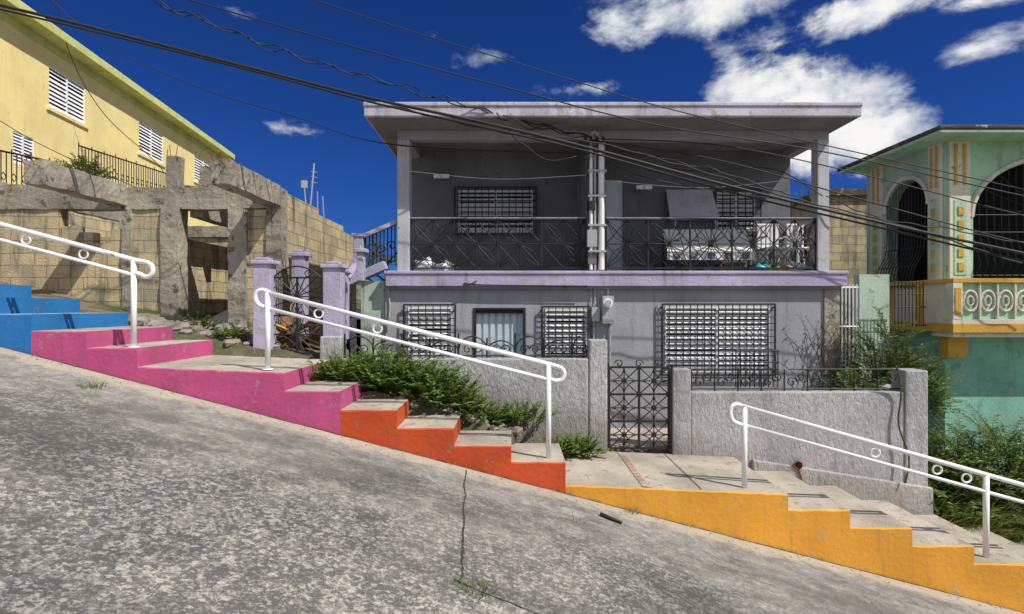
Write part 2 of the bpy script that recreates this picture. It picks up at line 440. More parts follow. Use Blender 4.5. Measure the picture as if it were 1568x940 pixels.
for px,w,m in((985,.08,0),(1075,.01,1)):
    x=wx(px,6); 
    for k in range(12):
        y=6.03+.122*k; b.add([(x,y,zl(x)),(x+w,y,zl(x+w)),(x+w,y+(.112 if m==0 else .122),zl(x+w)),(x,y+(.112 if m==0 else .122),zl(x))],[(0,1,2,3)],m)
b.done()
# ---------------- hand rails ----------------
YR=6.17
def Q(px,py): return P(px,py,YR)
def handrail(top,low,posts,rings,curl):
    e=empty('stair_handrail'); b=B('rails','white',e)
    b.tube([Q(*p) for p in top],.027,10); b.tube([Q(*p) for p in low],.02,8)
    for c in curl: b.tube(smooth_pts([Q(*p) for p in c],6),.026,10)
    for px,t,bt in posts:
        b.tube([Q(px,t),Q(px,bt)],.03,10); p=Q(px,bt); b.tube([p,p+Vector((0,0,.012))],.06,12)
    for px,py in rings: b.ring(tuple(Q(px,py)),.05,.011,18)
    b.done(True)
handrail([(-500,211),(0,343),(214,400)],[(-500,235),(0,367),(205,421)],[(205,399,532),(-225,287,420)],[(40,367),(128,389),(-60,343)],
 [[(214,400),(226,402),(233,408),(233,418),(225,424),(215,420),(206,417)]])
handrail([(410,448),(850,560)],[(410,472),(840,581)],[(410,448,566),(840,557,706)],[(488,480),(578,503)],
 [[(850,560),(860,564),(864,572),(860,581),(851,583),(841,580)],[(414,449),(403,444),(394,447),(391,456),(396,466),(405,470)]])
handrail([(1134,621),(1568,743),(1950,850)],[(1140,651),(1568,769),(1950,876)],[(1140,623,750),(1510,726,860),(1880,831,960)],[(1340,693),(1435,719),(1480,732)],
 [[(1137,622),(1128,619),(1120,623),(1118,633),(1122,644),(1131,649),(1140,651)]])
# ---------------- fence wall ----------------
YW=7.5
fw=empty('stucco_fence_wall')
b=B('wall','stucco',fw,.018)
def wb(a,c,t,z0,dy=0,th=.18): b.box(wx(a,YW),wx(c,YW),YW+dy,YW+dy+th,z0,wz(t,YW))
wb(490,523,515,-.6,-.015,.2); wb(523,902,549,-.6); wb(902,930,520,-.6,-.015,.2)
wb(1030,1058,565,-.6,-.015,.2); wb(1058,1385,600,-2.6); wb(1385,1420,567,-2.8,-.02,.3)
b.box(wx(1150,YW),wx(1424,YW),YW-.07,YW+.0,-2.6,wz(702,YW),zt=wz(745,YW))
b.box(wx(1392,YW),wx(1420,YW),YW+.28,8.8,-2.8,wz(600,YW))
b.done()
b=B('drain_hole','dark',fw); b.tube([P(1222,712,YW-.078),P(1222,712,YW-.0)],.05,10); b.done()
b=B('drain_rim','rust',fw); b.ring(tuple(P(1222,712,YW-.08)),.055,.012,12); b.tube([P(1223,718,YW-.085),P(1228,735,YW-.085)],.012,5); b.done()
b=B('wall_tube','leafd',fw); b.tube(smooth_pts([P(1372,560,7.35),P(1380,600,7.44),P(1376,650,7.44),P(1392,700,7.4),P(1386,740,7.38)],6),.012,6); b.done(True)  # thin dark green tube running down the fence wall
b=B('iron_cresting','iron',fw)
yy=YW+.09; zt=wz(549,YW)
def zz(py): return wz(py,YW)
def X(px): return wx(px,YW)
b.tube([(X(525),yy,zt+.03),(X(900),yy,zt+.03)],.01,4)
x=525
i=0
while x<895:
    w=44; 
    xa,xb=X(x),X(min(x+w,900)); xm=(xa+xb)/2
    hgt=.3 if i%2==0 else .24
    b.tube(smooth_pts([(xa,yy,zt+.03),(xa+.03,yy,zt+hgt*.7),(xm,yy,zt+hgt),(xb-.03,yy,zt+hgt*.7),(xb,yy,zt+.03)],5),.01,4)
    scroll(b,(xm-.07,yy,zt+.12),.07,1.3,flip=1); scroll(b,(xm+.07,yy,zt+.12),.07,1.3,flip=-1)
    b.tube([(xa,yy,zt),(xa,yy,zt+hgt+.04)],.012,4); x+=w;i+=1
zt=wz(600,YW)
b.tube([(X(1060),yy,zt+.03),(X(1384),yy,zt+.03)],.01,4)
b.tube([(X(1060),yy,zt+.3),(X(1195),yy,zt+.3)],.01,4); b.tube([(X(1215),yy,zt+.3),(X(1384),yy,zt+.3)],.01,4)
x=1062;i=0
while x<1380:
    xa,xb=X(x),X(min(x+36,1384)); xm=(xa+xb)/2
    b.tube([(xa,yy,zt),(xa,yy,zt+.3)],.01,4)
    scroll(b,(xm-.06,yy,zt+.12),.075,1.3); scroll(b,(xm+.06,yy,zt+.2),.07,1.3,flip=-1,up=-1)
    x+=36;i+=1
for k in range(10):
    xx=X(1130+7.2*k); b.tube([(xx,yy-.02,zt+.05),(xx,yy-.02,zt+.56)],.008,4)
b.tube([(X(1130),yy-.02,zt+.56),(X(1197),yy-.02,zt+.56)],.011,4); b.tube([(X(1130),yy-.02,zt+.4),(X(1197),yy-.02,zt+.4)],.008,4)
b.done()
g=empty('wrought_iron_gate'); b=B('gate_bars','iron',g)
xa,xb=X(934),X(1026); za,zb=zz(688),zz(563); yg=YW+.06
for x in(xa,xb,(xa+xb)/2): b.box(x-.015,x+.015,yg-.015,yg+.015,za,zb)
for i in range(4): z=za+(zb-za)*i/3; b.box(xa,xb,yg-.013,yg+.013,z-.013,z+.013)
for i in range(2):
    for j in range(3):
        star(b,xa+(xb-xa)*i/2,xa+(xb-xa)*(i+1)/2,za+(zb-za)*j/3,za+(zb-za)*(j+1)/3,yg,8,.008,diam=False)
for i in range(3): scroll(b,(xa+(xb-xa)*(i+.5)/3,yg,zb+.05),.06,1.2,flip=1 if i%2 else -1)
b.tube([P(931,694,YW+.06),P(931,556,YW+.06)],.018,8); b.tube([P(1029,694,YW+.06),P(1029,558,YW+.06)],.018,8)
b.done()
b=B('yard_paving','conc'); b.box(-2.6,5.3,7.7,8.88,-.5,-.07); b.done()
# ---------------- main house ----------------
h=empty('two_storey_house')
YF=8.9
xl,xr=wx(590,YF),wx(1283,YF)
zc=H+.33
def hole(a,c,t,bt,Y): return (wx(a,Y),wx(c,Y),wz(bt,Y),wz(t,Y))
holes=[hole(625,692,470,547,YF),hole(727,803,474,665,YF),hole(835,898,473,551,YF),hole(1018,1178,469,570,YF)]
b=B('ground_floor_walls','gray',h)
wall_holes(b,xl,xr,YF,YF+.16,-1.5,zc,holes)
b.box(xr-.16,xr,YF+.16,14,-1.5,zc); b.box(xl,xl+.16,YF+.16,14,-1.5,zc)
b.box(xl+.16,xr-.16,YF+.6,YF+.7,-.5,zc)
b.done()
window(h,*holes[0],YF,pane=1,slats=9,bars=(6,7),depth=.05); window(h,*holes[2],YF,pane=1,slats=9,bars=(6,9),depth=.05); window(h,*holes[3],YF,pane=2,slats=12,bars=(15,10),depth=.05)
a,c,p,q=holes[1]
b=B('entrance_door',['door','iron','dark'],h)
b.box(a,c,YF+.12,YF+.15,p,q,0)
n=7
for i in range(n):
    x=a+(c-a)*(i+.5)/n; b.box(x-.035,x+.035,YF+.09,YF+.118,p,q-.05,0)
for z in (q-.03,): b.box(a,c,YF+.04,YF+.11,z-.03,z+.03,1)
for x in (a,c): b.box(x-.02,x+.02,YF-.02,YF+.05,p,q+.02,1)
b.box(a-.02,c+.02,YF-.018,YF+.04,q,q+.03,1)
b.done()
b=B('damaged_corner',['oldconc'],h); b.box(wx(1262,YF-.02),xr+.012,YF-.03,YF+.1,-1.5,zc-.04); b.done()
b=B('balcony_slab',['lav','grayup','soffit'],h,.012)
zf=wz(415,8.78)
b.box(wx(590,8.78),wx(1297,8.78),8.78,14,zc,zf-.02,0)
b.box(wx(588,8.78),wx(1299,8.78),8.76,8.9,zf-.05,zf+.005,0)
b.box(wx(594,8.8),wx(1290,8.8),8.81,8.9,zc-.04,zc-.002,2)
b.done()
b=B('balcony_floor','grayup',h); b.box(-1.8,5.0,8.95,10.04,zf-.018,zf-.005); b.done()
zs=wz(178,8.3)
b=B('roof_slab',['lavl','soffit'],h,.015)
rl,rr=wx(557,8.3),wx(1320,8.3)
b.box(rl,rr,8.3,14.4,zs,zs+.2,0)
b.box(rl-.01,rr+.01,8.28,8.42,zs+.15,zs+.215,0)
b.done()
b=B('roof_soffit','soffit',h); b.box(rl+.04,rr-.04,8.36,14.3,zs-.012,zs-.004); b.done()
YP=8.9
b=B('beam_and_posts',['post','gray'],h,.01)
pl,pr=wx(608,YP),wx(1270,YP); zbm=wz(213,YP)
b.box(pl+.002,pr-.002,YP+.003,YP+.2,zbm,zs-.013,1)
b.box(pl,wx(627,YP),YP,YP+.2,zf-.02,zbm,0); b.box(wx(1252,YP),pr,YP,YP+.2,zf-.02,zbm,0)
b.box(pl+.01,pl+.19,YP+.2,10.1,zbm,zs-.013,1); b.box(pr-.19,pr-.01,YP+.2,10.1,zbm,zs-.013,1)
b.done()
YB2=10.05
uh=[hole(702,816,291,356,YB2),None,None,hole(1098,1157,294,354,YB2)]
uh[1]=(wx(884,YB2),wx(899,YB2),zf,wz(275,YB2)); uh[2]=(wx(927,YB2),wx(955,YB2),zf,wz(275,YB2))
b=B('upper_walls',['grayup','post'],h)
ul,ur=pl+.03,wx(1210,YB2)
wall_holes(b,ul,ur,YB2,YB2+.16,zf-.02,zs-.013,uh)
b.box(ur-.16,ur,YB2+.16,14,zf,zs-.013); b.box(ul,ul+.16,YB2+.16,14,zf,zs-.013); b.box(ul+.2,ur-.2,YB2+.6,YB2+.65,zf,zs-.013)
b.box(wx(899,YP),wx(924,YP),9.02,YB2,zf-.02,zs-.013,0)
b.done()
window(h,*uh[0],YB2,pane=2,slats=8,bars=(11,6),name='upper_window',br_=.008); window(h,*uh[3],YB2,pane=2,slats=8,bars=(5,6),name='upper_window',br_=.008)
b=B('balcony_doors','door',h)
for q in uh[1:3]: b.box(q[0],q[1],YB2+.05,YB2+.09,q[2],q[3])
b.done()
b=B('central_pole',['slat','metal','iron','grayup'],h)
YQ=8.86
b.tube([P(921,413,YQ),P(921,214,YQ)],.048,12)
b.tube([P(905,413,YQ),P(905,232,YQ)],.026,8); b.tube([P(911,413,YQ),P(911,236,YQ)],.016,6,1)
b.tube(smooth_pts([P(899,413,YQ),P(900,330,YQ),P(898,280,YQ),P(903,240,YQ)],5),.008,5,2)
for py in(262,300,345,385): b.box(wx(900,YQ),wx(928,YQ),YQ-.055,YQ+.14,wz(py+1.5,YQ),wz(py-1.5,YQ),1)
b.box(wx(899,YQ),wx(914,YQ),YQ-.04,YQ+.12,wz(378,YQ),wz(352,YQ),1); b.box(wx(900,YQ),wx(913,YQ),YQ-.03,YQ+.12,wz(404,YQ),wz(388,YQ),3)
b.box(wx(902,YQ),wx(911,YQ),YQ-.05,YQ+.12,wz(322,YQ),wz(308,YQ),2)
b.done()
b=B('service_mast',['metal','iron'],h)
b.tube([P(905,240,8.75),P(905,208,8.75)],.025,8); b.tube(smooth_pts([P(905,208,8.75),P(908,202,8.75),P(914,204,8.75),P(914,210,8.75)],4),.03,8)
b.tube([P(895,212,8.7),P(930,212,8.7)],.015,6)
for px in(897,905,914,924): b.tube([P(px,209,8.68),P(px,215,8.68)],.02,6,1)
b.done(True)
rb=B('balcony_railing_iron','iron',h); tp=B('balcony_top_rail','lav',h)
zt=wz(333,YP)
yr=YP+.05
for (a,c,n) in((628,897,4),(929,1252,5)):
    xa,xb=wx(a,YP),wx(c,YP)
    tp.box(xa,xb,yr-.02,yr+.02,zt-.006,zt+.008)
    z0=zf+.06; rb.box(xa,xb,yr-.012,yr+.012,z0-.012,z0+.012); rb.box(xa,xb,yr-.018,yr+.018,zt-.035,zt-.007)
    for i in range(n+1):
        x=xa+(xb-xa)*i/n; rb.box(x-.013,x+.013,yr-.013,yr+.013,zf,zt-.012)
        if i<n: star(rb,x,xa+(xb-xa)*(i+1)/n,z0,zt-.03,yr,8,.0085,diam=True)
for i in range(3):
    ya=yr+.05+.33*i; g_=lambda u,t,z:(pr-.07,u,z); star(rb,ya,ya+.33,zf+.06,zt-.05,0,8,.007,M_=g_,diam=True)
tp.box(pr-.1,pr-.04,yr+.03,YB2,zt-.012,zt+.02)
rb.done(); tp.done()
b=B('electric_meter',['metal','white','iron'],h)
ym=YF-.07
b.box(wx(922,ym),wx(939,ym),ym-.05,ym+.07,wz(495,ym),wz(453,ym),0)
pm=P(930,464,ym-.05); b.tube([pm,pm+Vector((0,-.07,0))],.075,14,1); b.tube([pm+Vector((0,-.07,0)),pm+Vector((0,-.09,0))],.05,14,0)
b.box(wx(905,ym),wx(918,ym),ym-.0,ym+.07,wz(492,ym),wz(470,ym),0)
for px,t,bt,r in((931,437,453,.02),(934,495,640,.016),(911,438,470,.012),(909,492,560,.01),(905,440,520,.008),(1008,465,560,.012)): b.tube([P(px,t,YF-.03),P(px,bt,YF-.03)],r,6)
b.tube([P(595,440,YF-.02),P(597,470,YF-.02),P(594,505,YF-.02)],.012,6)
b.tube(smooth_pts([P(730,430,8.77),P(715,437,8.77),P(712,433,8.77),P(740,436,8.77),P(900,438,8.77)],5),.008,5,2)
b.done()
for px,py in((676,270),(986,287)):  # small white boxes on short brackets at the balcony back wall
    e=empty('white_wall_box'); b=B('box_body',['white','metal'],e)
    yl=9.9; c=P(px,py,yl); b.box(c.x-.14,c.x+.14,yl-.03,yl+.03,c.z-.035,c.z+.035); b.box(c.x-.015,c.x+.015,yl+.03,YB2,c.z-.02,c.z+.03,1); b.box(c.x-.01,c.x+.01,yl-.035,yl-.031,c.z-.045,c.z+.035,1); b.done()
t=empty('folding_table'); b=B('table_cover',['tarp','iron','grayup'],t,.006)
z0,z1=wz(384,9.02),wz(351,9.5)
xa,xb,xc,xd=wx(1022,9.02),wx(1154,9.02),wx(1014,9.5),wx(1142,9.5)
for i in range(5):
    t0,t1=i/5,(i+1)/5-.012
    A=[(xa+(xb-xa)*t0,9.02,z0),(xa+(xb-xa)*t1,9.02,z0),(xc+(xd-xc)*t1,9.5,z1),(xc+(xd-xc)*t0,9.5,z1)]
    V_=A+[(x,y,z-.03) for x,y,z in A]; b.add(V_,[(0,1,2,3),(4,7,6,5),(0,4,5,1),(1,5,6,2),(2,6,7,3),(3,7,4,0)],0)
b.box(xa,xb,9.01,9.035,z0-.15,z0-.005,0)
for i in range(5): x=xa+(xb-xa)*(i+.5)/5; b.box(x-.05,x+.07,9.0,9.008,z0-.13,z0-.03,2)
for i in range(4):
    t0=.1+.22*i; p=[xa+(xb-xa)*t0+(xc-xa)*.4,9.02+.48*.4,z0+(z1-z0)*.4+.012]; b.box(p[0],p[0]+.1,p[1],p[1]+.07,p[2]-.0,p[2]+.025,2)
for x in (xa+.05,xb-.05):
    b.box(x-.02,x+.02,9.07,9.11,zf,z0-.03,1); b.box(x-.02,x+.02,9.42,9.46,zf,z1-.05,1)
b.done()
e=empty('leaning_board'); b=B('board','post',e,.005)
A=[P(1026,332,9.8),P(1102,332,9.8),P(1090,290,9.95),P(1020,290,9.95)]; V_=A+[a+Vector((0,.03,0)) for a in A]
b.add(V_,[(0,1,2,3),(4,7,6,5),(0,4,5,1),(1,5,6,2),(2,6,7,3),(3,7,4,0)])
b.beam(P(1035,332,9.85),P(1030,412,9.6),.03,.03); b.beam(P(1095,332,9.85),P(1100,412,9.6),.03,.03)
b.done()
def lump(name,mat,c,rx,ry,rz,seed=0,amp=.25):
    bb=B(name,mat); N1,N2=14,9
    for j in range(N2+1):
        for i in range(N1):
            a=2*math.pi*i/N1; ph=math.pi*j/N2-math.pi/2
            d=Vector((math.cos(a)*math.cos(ph),math.sin(a)*math.cos(ph),math.sin(ph)))
            k=1+amp*mn.noise(d*2.2+Vector((seed*7.1,seed,0)))*2+amp*.6*mn.noise(d*5+Vector((seed,3,0)))
            bb.v.append((c[0]+d.x*rx*k,c[1]+d.y*ry*k,c[2]+d.z*rz*k))
    for j in range(N2):
        for i in range(N1):
            bb.f.append((j*N1+i,j*N1+(i+1)%N1,(j+1)*N1+(i+1)%N1,(j+1)*N1+i)); bb.m.append(0)
    return bb.done(True)
for px,m,w,nm in((1165,'teal',.13,'plastic_bag'),(1185,'lgreen',.12,'plastic_bag'),(1203,'yellow',.10,'plastic_bag'),(1225,'lgreen',.08,'plastic_bag'),(1245,'teal',.09,'plastic_bag'),(1060,'red',.06,'plastic_bag'),(1085,'teal',.07,'plastic_bag'),(1110,'rust',.12,'plastic_bag'),(650,'slat',.17,'laundry_pile'),(680,'slat',.15,'laundry_pile'),(1218,'slat',.15,'laundry_pile')):
    c=P(px,406,9.15); lump(nm,m,(c.x,c.y+.1,zf+w*.55),w*1.2,w,w*.65,px,.4)
for px,py,w,hh in((1185,368,.2,.55),(1228,360,.16,.6)):
    e=empty('plastic_chair'); b=B('chair_shell',['slat'],e,.01); c=P(px,py,9.5)
    b.box(c.x-w,c.x+w,9.35,9.75,zf+.42,zf+.45)
    for k in range(5): xx=c.x-w+2*w*k/5; b.box(xx+.01,xx+2*w/5-.01,9.72,9.75,zf+.45,zf+.86)
    b.box(c.x-w,c.x+w,9.715,9.755,zf+.86,zf+.9)
    for sx in(-1,1):
        for y in(9.37,9.72): b.box(c.x+sx*(w-.02)-.02,c.x+sx*(w-.02)+.02,y-.02,y+.02,zf,zf+.42)
        b.box(c.x+sx*(w-.02)-.02,c.x+sx*(w-.02)+.02,9.36,9.74,zf+.62,zf+.65)
    b.done()
# ---------------- side stair & purple gate ----------------
s=empty('purple_side_stair'); b=B('parapets','lav',s,.01)
b.pbox(541,556,360,425,9.0,.16); b.pbox(538,559,357,362,8.98,.2)
b.beam(P(557,362,9.05),P(608,340,9.05),.12,.07); b.beam(P(528,434,9.0),P(592,406,9.0),.25,.14)
b.pbox(518,531,417,520,8.7,.15); b.pbox(515,534,413,418,8.68,.19)
b.beam(P(531,425,8.8),P(545,405,9.0),.1,.07)
for i in range(7):
    x=wx(500,9.2)+.17*i; b.box(x,x+.25,9.15,9.95,.6,1.35+.17*i)
b.done()
b=B('stair_iron','iron',s)
for i in range(9): px=560+5.6*i; b.tube([P(px,362-i*2.4,9.05),P(px,420-i*2.4,9.05)],.01,4)
for i in range(3): scroll(b,tuple(P(568+16*i,388-6*i,9.04)),.08,1.3,flip=1 if i%2 else -1,r=.01)
b.done()
b=B('stair_base_wall','mintl',s); b.pbox(553,589,430,560,8.96,.2); b.done()
pg=empty('purple_gate'); b=B('gate_pillars','lav',pg,.012)
for a,c,t,bt,Y,dp in((387,414,403,560,7.6,.2),(494,522,409,600,7.72,.2),(446,466,391,540,8.9,.2),(546,556,385,430,8.3,.15)):
    b.pbox(a,c,t,bt,Y,dp); b.pbox(a-4,c+4,t-5,t+1,Y-.03,dp+.06); b.pbox(a+4,c-4,t-9,t-5,Y+.02,dp-.04)
b.done()
b=B('gate_iron','iron',pg); Y=7.72
xa,xb=wx(418,Y),wx(492,Y); za,zb=wz(541,Y),wz(425,Y); xm=(xa+xb)/2
for x in (xa,xm,xb): b.box(x-.014,x+.014,Y-.012,Y+.012,za,zb)
for z in (za,zb,(za+zb)/2): b.box(xa,xb,Y-.012,Y+.012,z-.012,z+.012)
star(b,xa,xb,za,(za+zb)/2,Y,16,.008); star(b,xa,xb,(za+zb)/2,zb,Y,16,.008)
b.tube(smooth_pts([(xa,Y,zb),(xa+.15,Y,zb+.11),(xm,Y,zb+.16),(xb-.15,Y,zb+.11),(xb,Y,zb)],5),.012,5)
for k in(-1,1): scroll(b,(xm+k*.15,Y,zb+.05),.06,1.3,flip=k)
for i in range(8): b.tube([P(420+3.4*i,412+i,8.4),P(420+3.4*i,500,8.4)],.007,4)
b.done()
e=empty('scrap_pile'); b=B('sheets',['rust','oldconc','lav','ochre'],e)
for i in range(14):
    px=random.uniform(425,485); Y=random.uniform(8.0,8.8); c=P(px,random.uniform(495,535),Y); d=Vector((random.uniform(-1,1),random.uniform(-.3,.3),random.uniform(-.6,.6))).normalized()*random.uniform(.15,.35)
    b.beam(c-d,c+d,.16,.02,random.choice((0,0,1,3)))
b.done()
# ---------------- ruin ----------------
r=empty('block_ruin'); YU=9.0
zb=H-.6; ztb=wz(287,YU); zbb=wz(320,YU)
def U(px): return wx(px,YU)
b=B('block_walls','block',r)
b.box(U(-500),U(90),YU+.03,YU+.2,zb,zbb); b.box(U(90),U(187),YU+.03,YU+.2,zb,wz(372,YU))
b.box(U(200),U(247),YU+.03,YU+.2,zb,zbb); b.box(U(378),U(420),YU+.03,YU+.2,zb,zbb)
for i,(a,c,t) in enumerate(((92,116,346),(116,140,355),(168,187,350))): b.box(U(a),U(c),YU+.032,YU+.198,wz(372,YU),wz(t,YU))
xs_=U(430)
for i in range(8):
    y0=YU+.22+.52*i; b.box(xs_-.17,xs_-.002,y0,y0+.52,zb-1,ztb-.04-.2*(i//3)*.55)
b.box(U(-500),xs_-.18,12.6,12.8,zb,H+1.65); b.box(U(232),U(250),YU+.22,12.6,zb,H+1.2)
b.box(-9.2,-9.02,YU+.2,12.6,zb,H+2.0)
b.box(U(-200),U(150),YU+1.6,YU+1.77,zb,H+1.35)
b.done()
def rough_beam(b,x0,x1,y0,y1,z0,z1,amp=.015,st=.1):
    def gridpts(a,c): n=max(1,int(round((c-a)/st))); return [a+(c-a)*i/n for i in range(n+1)]
    gx_,gy_,gz_=gridpts(x0,x1),gridpts(y0,y1),gridpts(z0,z1)
    def d(x,y,z):
        v=mn.noise_vector(Vector((x*3.1,y*3.1,z*3.1)))*amp+mn.noise_vector(Vector((x*11,y*11,z*11)))*amp*.6
        return (x+v.x,y+v.y,z+v.z)
    def face(A,Bx,fn,flip):
        o=len(b.v); 
        for p in A:
            for q in Bx: b.v.append(d(*fn(p,q)))
        m_=len(Bx)
        for i in range(len(A)-1):
            for j in range(m_-1):
                f=(o+i*m_+j,o+(i+1)*m_+j,o+(i+1)*m_+j+1,o+i*m_+j+1)
                b.f.append(f if not flip else f[::-1]); b.m.append(0)
    face(gx_,gz_,lambda p,q:(p,y0,q),False); face(gx_,gz_,lambda p,q:(p,y1,q),True)
    face(gy_,gz_,lambda p,q:(x1,p,q),False); face(gy_,gz_,lambda p,q:(x0,p,q),True)
    face(gx_,gy_,lambda p,q:(p,q,z1),False); face(gx_,gy_,lambda p,q:(p,q,z0),True)
b=B('concrete_frame','oldconc',r)
rough_beam(b,U(-500),U(372),YU,YU+.22,zbb,ztb)
rough_beam(b,U(187),U(201),YU-.01,YU+.23,zb,zbb); rough_beam(b,U(247),U(274),YU-.02,YU+.24,zb,zbb)
rough_beam(b,U(350),U(378),YU-.02,YU+.24,zb,zbb); rough_beam(b,U(408),U(431),YU-.015,YU+.235,zb,ztb)
rough_beam(b,U(372),U(408),YU+.0,YU+.22,zbb+.02,ztb-.02)
rough_beam(b,xs_-.27,xs_-.003,7.4,YU-.016,ztb-.3,ztb+.03,.022)
xq=U(195); rough_beam(b,xq-.27,xq,7.4,YU-.002,ztb-.3,ztb+.03,.022)
rough_beam(b,U(253),U(271),YU+.02,YU+.2,ztb,wz(238,YU)); rough_beam(b,U(274),U(292),YU+.6,YU+.8,ztb,wz(240,YU))
rough_beam(b,U(271),U(345),YU+.6,YU+.78,ztb-.02,ztb+.28)
rough_beam(b,U(205),U(330),YU+1.2,YU+1.4,ztb+.1,ztb+.3)
rough_beam(b,U(-60),U(60),YU+.02,YU+.2,ztb,ztb+.05)
rough_beam(b,U(278),U(300),YU+.22,12.5,zbb-.1,zbb+.18); rough_beam(b,U(360),U(385),YU+.24,12.5,zbb,zbb+.25)
rough_beam(b,U(-300),U(400),12.55,12.85,H+1.6,H+1.85)
rough_beam(b,-9.3,-9,YU+.2,12.6,H+1.98,H+2.2)
for x in(-6.4,-4.9): rough_beam(b,x,x+.22,12.5,12.75,zb,H+1.6)
b.done()
b=B('rebar','rust',r)
for px in (255,262,268,412,420):
    p=P(px,236 if px<300 else 286,YU+.1); b.tube([p-Vector((0,0,.1)),p+Vector((random.uniform(-.04,.04),random.uniform(-.05,.05),random.uniform(.06,.2)))],.008,4)
for xx in (xs_-.2,xs_-.08,xq-.2,xq-.07):
    b.tube([(xx,7.5,ztb-.05),(xx+.02,7.3,ztb-.06),(xx+.03,7.22,ztb+.08)],.007,4)
b.done()
e=empty('corrugated_sheet'); b=B('sheet','metal',e)
vs=[];n=40
for i in range(n+1):
    t=i/n; x=-5.35+.85*t; o=.03*math.sin(t*math.pi*2*9)
    vs+=[(x,9.1,H-.38+.1*t+o),(x+.25,9.9,H-.05+.1*t+o)]
b.add(vs,[(2*i,2*i+2,2*i+3,2*i+1) for i in range(n)]); b.done(True)
def rubble(name,pts,mat='rock'):
    bb=B(name,mat)
    for (x,y,z,s_) in pts:
        o=len(bb.v); rx,ry,rz=s_*random.uniform(.7,1.3),s_*random.uniform(.7,1.3),s_*random.uniform(.4,.8); a0=random.uniform(0,6)
        ringn=6
        for j,(zh,kr) in enumerate(((-.8,.75),(0,1.0),(.7,.7))):
            for i in range(ringn):
                a=a0+2*math.pi*i/ringn; k=kr*random.uniform(.8,1.15)
                bb.v.append((x+rx*k*math.cos(a),y+ry*k*math.sin(a),z+rz*(zh+random.uniform(-.15,.15))))
        for j in range(2):
            for i in range(ringn):
                bb.f.append((o+j*ringn+i,o+j*ringn+(i+1)%ringn,o+(j+1)*ringn+(i+1)%ringn,o+(j+1)*ringn+i)); bb.m.append(0)
        bb.f.append(tuple(o+2*ringn+i for i in range(ringn))); bb.m.append(0)
    return bb.done()
pts=[]
for i in range(190):
    x=random.uniform(-5.4,-3.3); y=random.uniform(7.6,8.9); pts.append((x,y,gh(x,y)+.02,random.choice((.04,.06,.09,.14))))
for i in range(220):
    x=random.uniform(-1.4,.6); y=random.uniform(6.8,7.48); pts.append((x,y,gh(x,y)+.01,random.choice((.015,.025,.04,.07,.09))))
rubble('rubble',pts)
pts=[]
for i in range(500):
    x=random.uniform(-7,7); y=random.choice((random.uniform(5.8,5.98),random.uniform(3,6))); pts.append((x,y,zroad(x,y)+.003,random.choice((.004,.006,.01))))
rubble('road_gravel',pts)
# ---------------- yellow house ----------------
yh=empty('yellow_house')
dirv=Vector((-.12,1,0)).normalized(); nrm=Vector((dirv.y,-dirv.x,0))
org=Vector((-10.06,0,0))
def MY(u,t,z):
    p=org+Vector((-.12*u,u,0))-nrm*t; return (p.x,p.y,z)
def uy(px): return 10.06/((784-px)/F-.12)
b=B('walls','yhouse',yh)
hl=[(uy(75),uy(130),H+5.07,H+6.12),(uy(213),uy(250),H+5.07,H+6.1),(uy(298),uy(325),H+5.07,H+6.1),(uy(20),uy(52),H+3.35,H+4.1)]
wall_holes(b,7,24.6,0,.18,0,H+6.72,hl,M_=MY)
b.box(7,24.6,6,6.2,0,H+6.72,M_=MY); b.box(24.4,24.6,.18,6,0,H+6.72,M_=MY); b.box(7,7.2,.18,6,0,H+6.72,M_=MY)
b.box(7.2,24.4,.6,.7,0,H+6.7,M_=MY)
b.done()
b=B('roof_edge',['lime','soffit'],yh,.02)
b.box(6.6,25,-.42,6.5,H+6.72,H+6.95,M_=MY); b.done()
b=B('wall_band','lime',yh); b.box(7,24.6,-.012,-.002,H+6.5,H+6.71,M_=MY); b.done()
for q in hl: window(yh,*q,0,M_=MY,pane=2,slats=9,grill=False,name='jalousie')
b=B('window_trim','yhouse',yh,.01)
for u0,u1,z0,z1 in hl[:3]:
    b.box(u0-.1,u1+.1,-.05,0.0,z0-.1,z0-.002,M_=MY)
b.done()
tf=empty('iron_terrace_fence'); b=B('bars','iron',tf)
def MF(u,t,z):
    p=org+Vector((-.12*u+.95,u,0)); return Vector((p.x,p.y,z))
for u0,u1,z0,z1,n in((10.4,12.6,H+3.1,H+3.35,16),(13.6,17.9,H+4.0,H+4.35,34)):
    for dz in(0,-.8): b.tube([MF(u0,0,z0+dz),MF(u1,0,z1+dz)],.022,5)
    for i in range(n+1):
        t=i/n; u=u0+(u1-u0)*t; z=z0+(z1-z0)*t; b.tube([MF(u,0,z-.85),MF(u,0,z+(.08 if i%4==0 else 0))],.015,4)
        if i%2==0 and i<n: b.tube(smooth_pts([MF(u,0,z-.5),MF(u+.06,0,z-.42),MF(u+.12,0,z-.5),MF(u+.06,0,z-.58),MF(u,0,z-.5)],3),.012,4)
b.done()
b=B('terrace_slab','oldconc',tf); b.box(10,18.5,-1.1,-.01,H+2.0,H+2.35,M_=MY); b.box(13.4,18.4,-1.05,-.01,H+2.36,H+3.2,M_=MY); b.done()
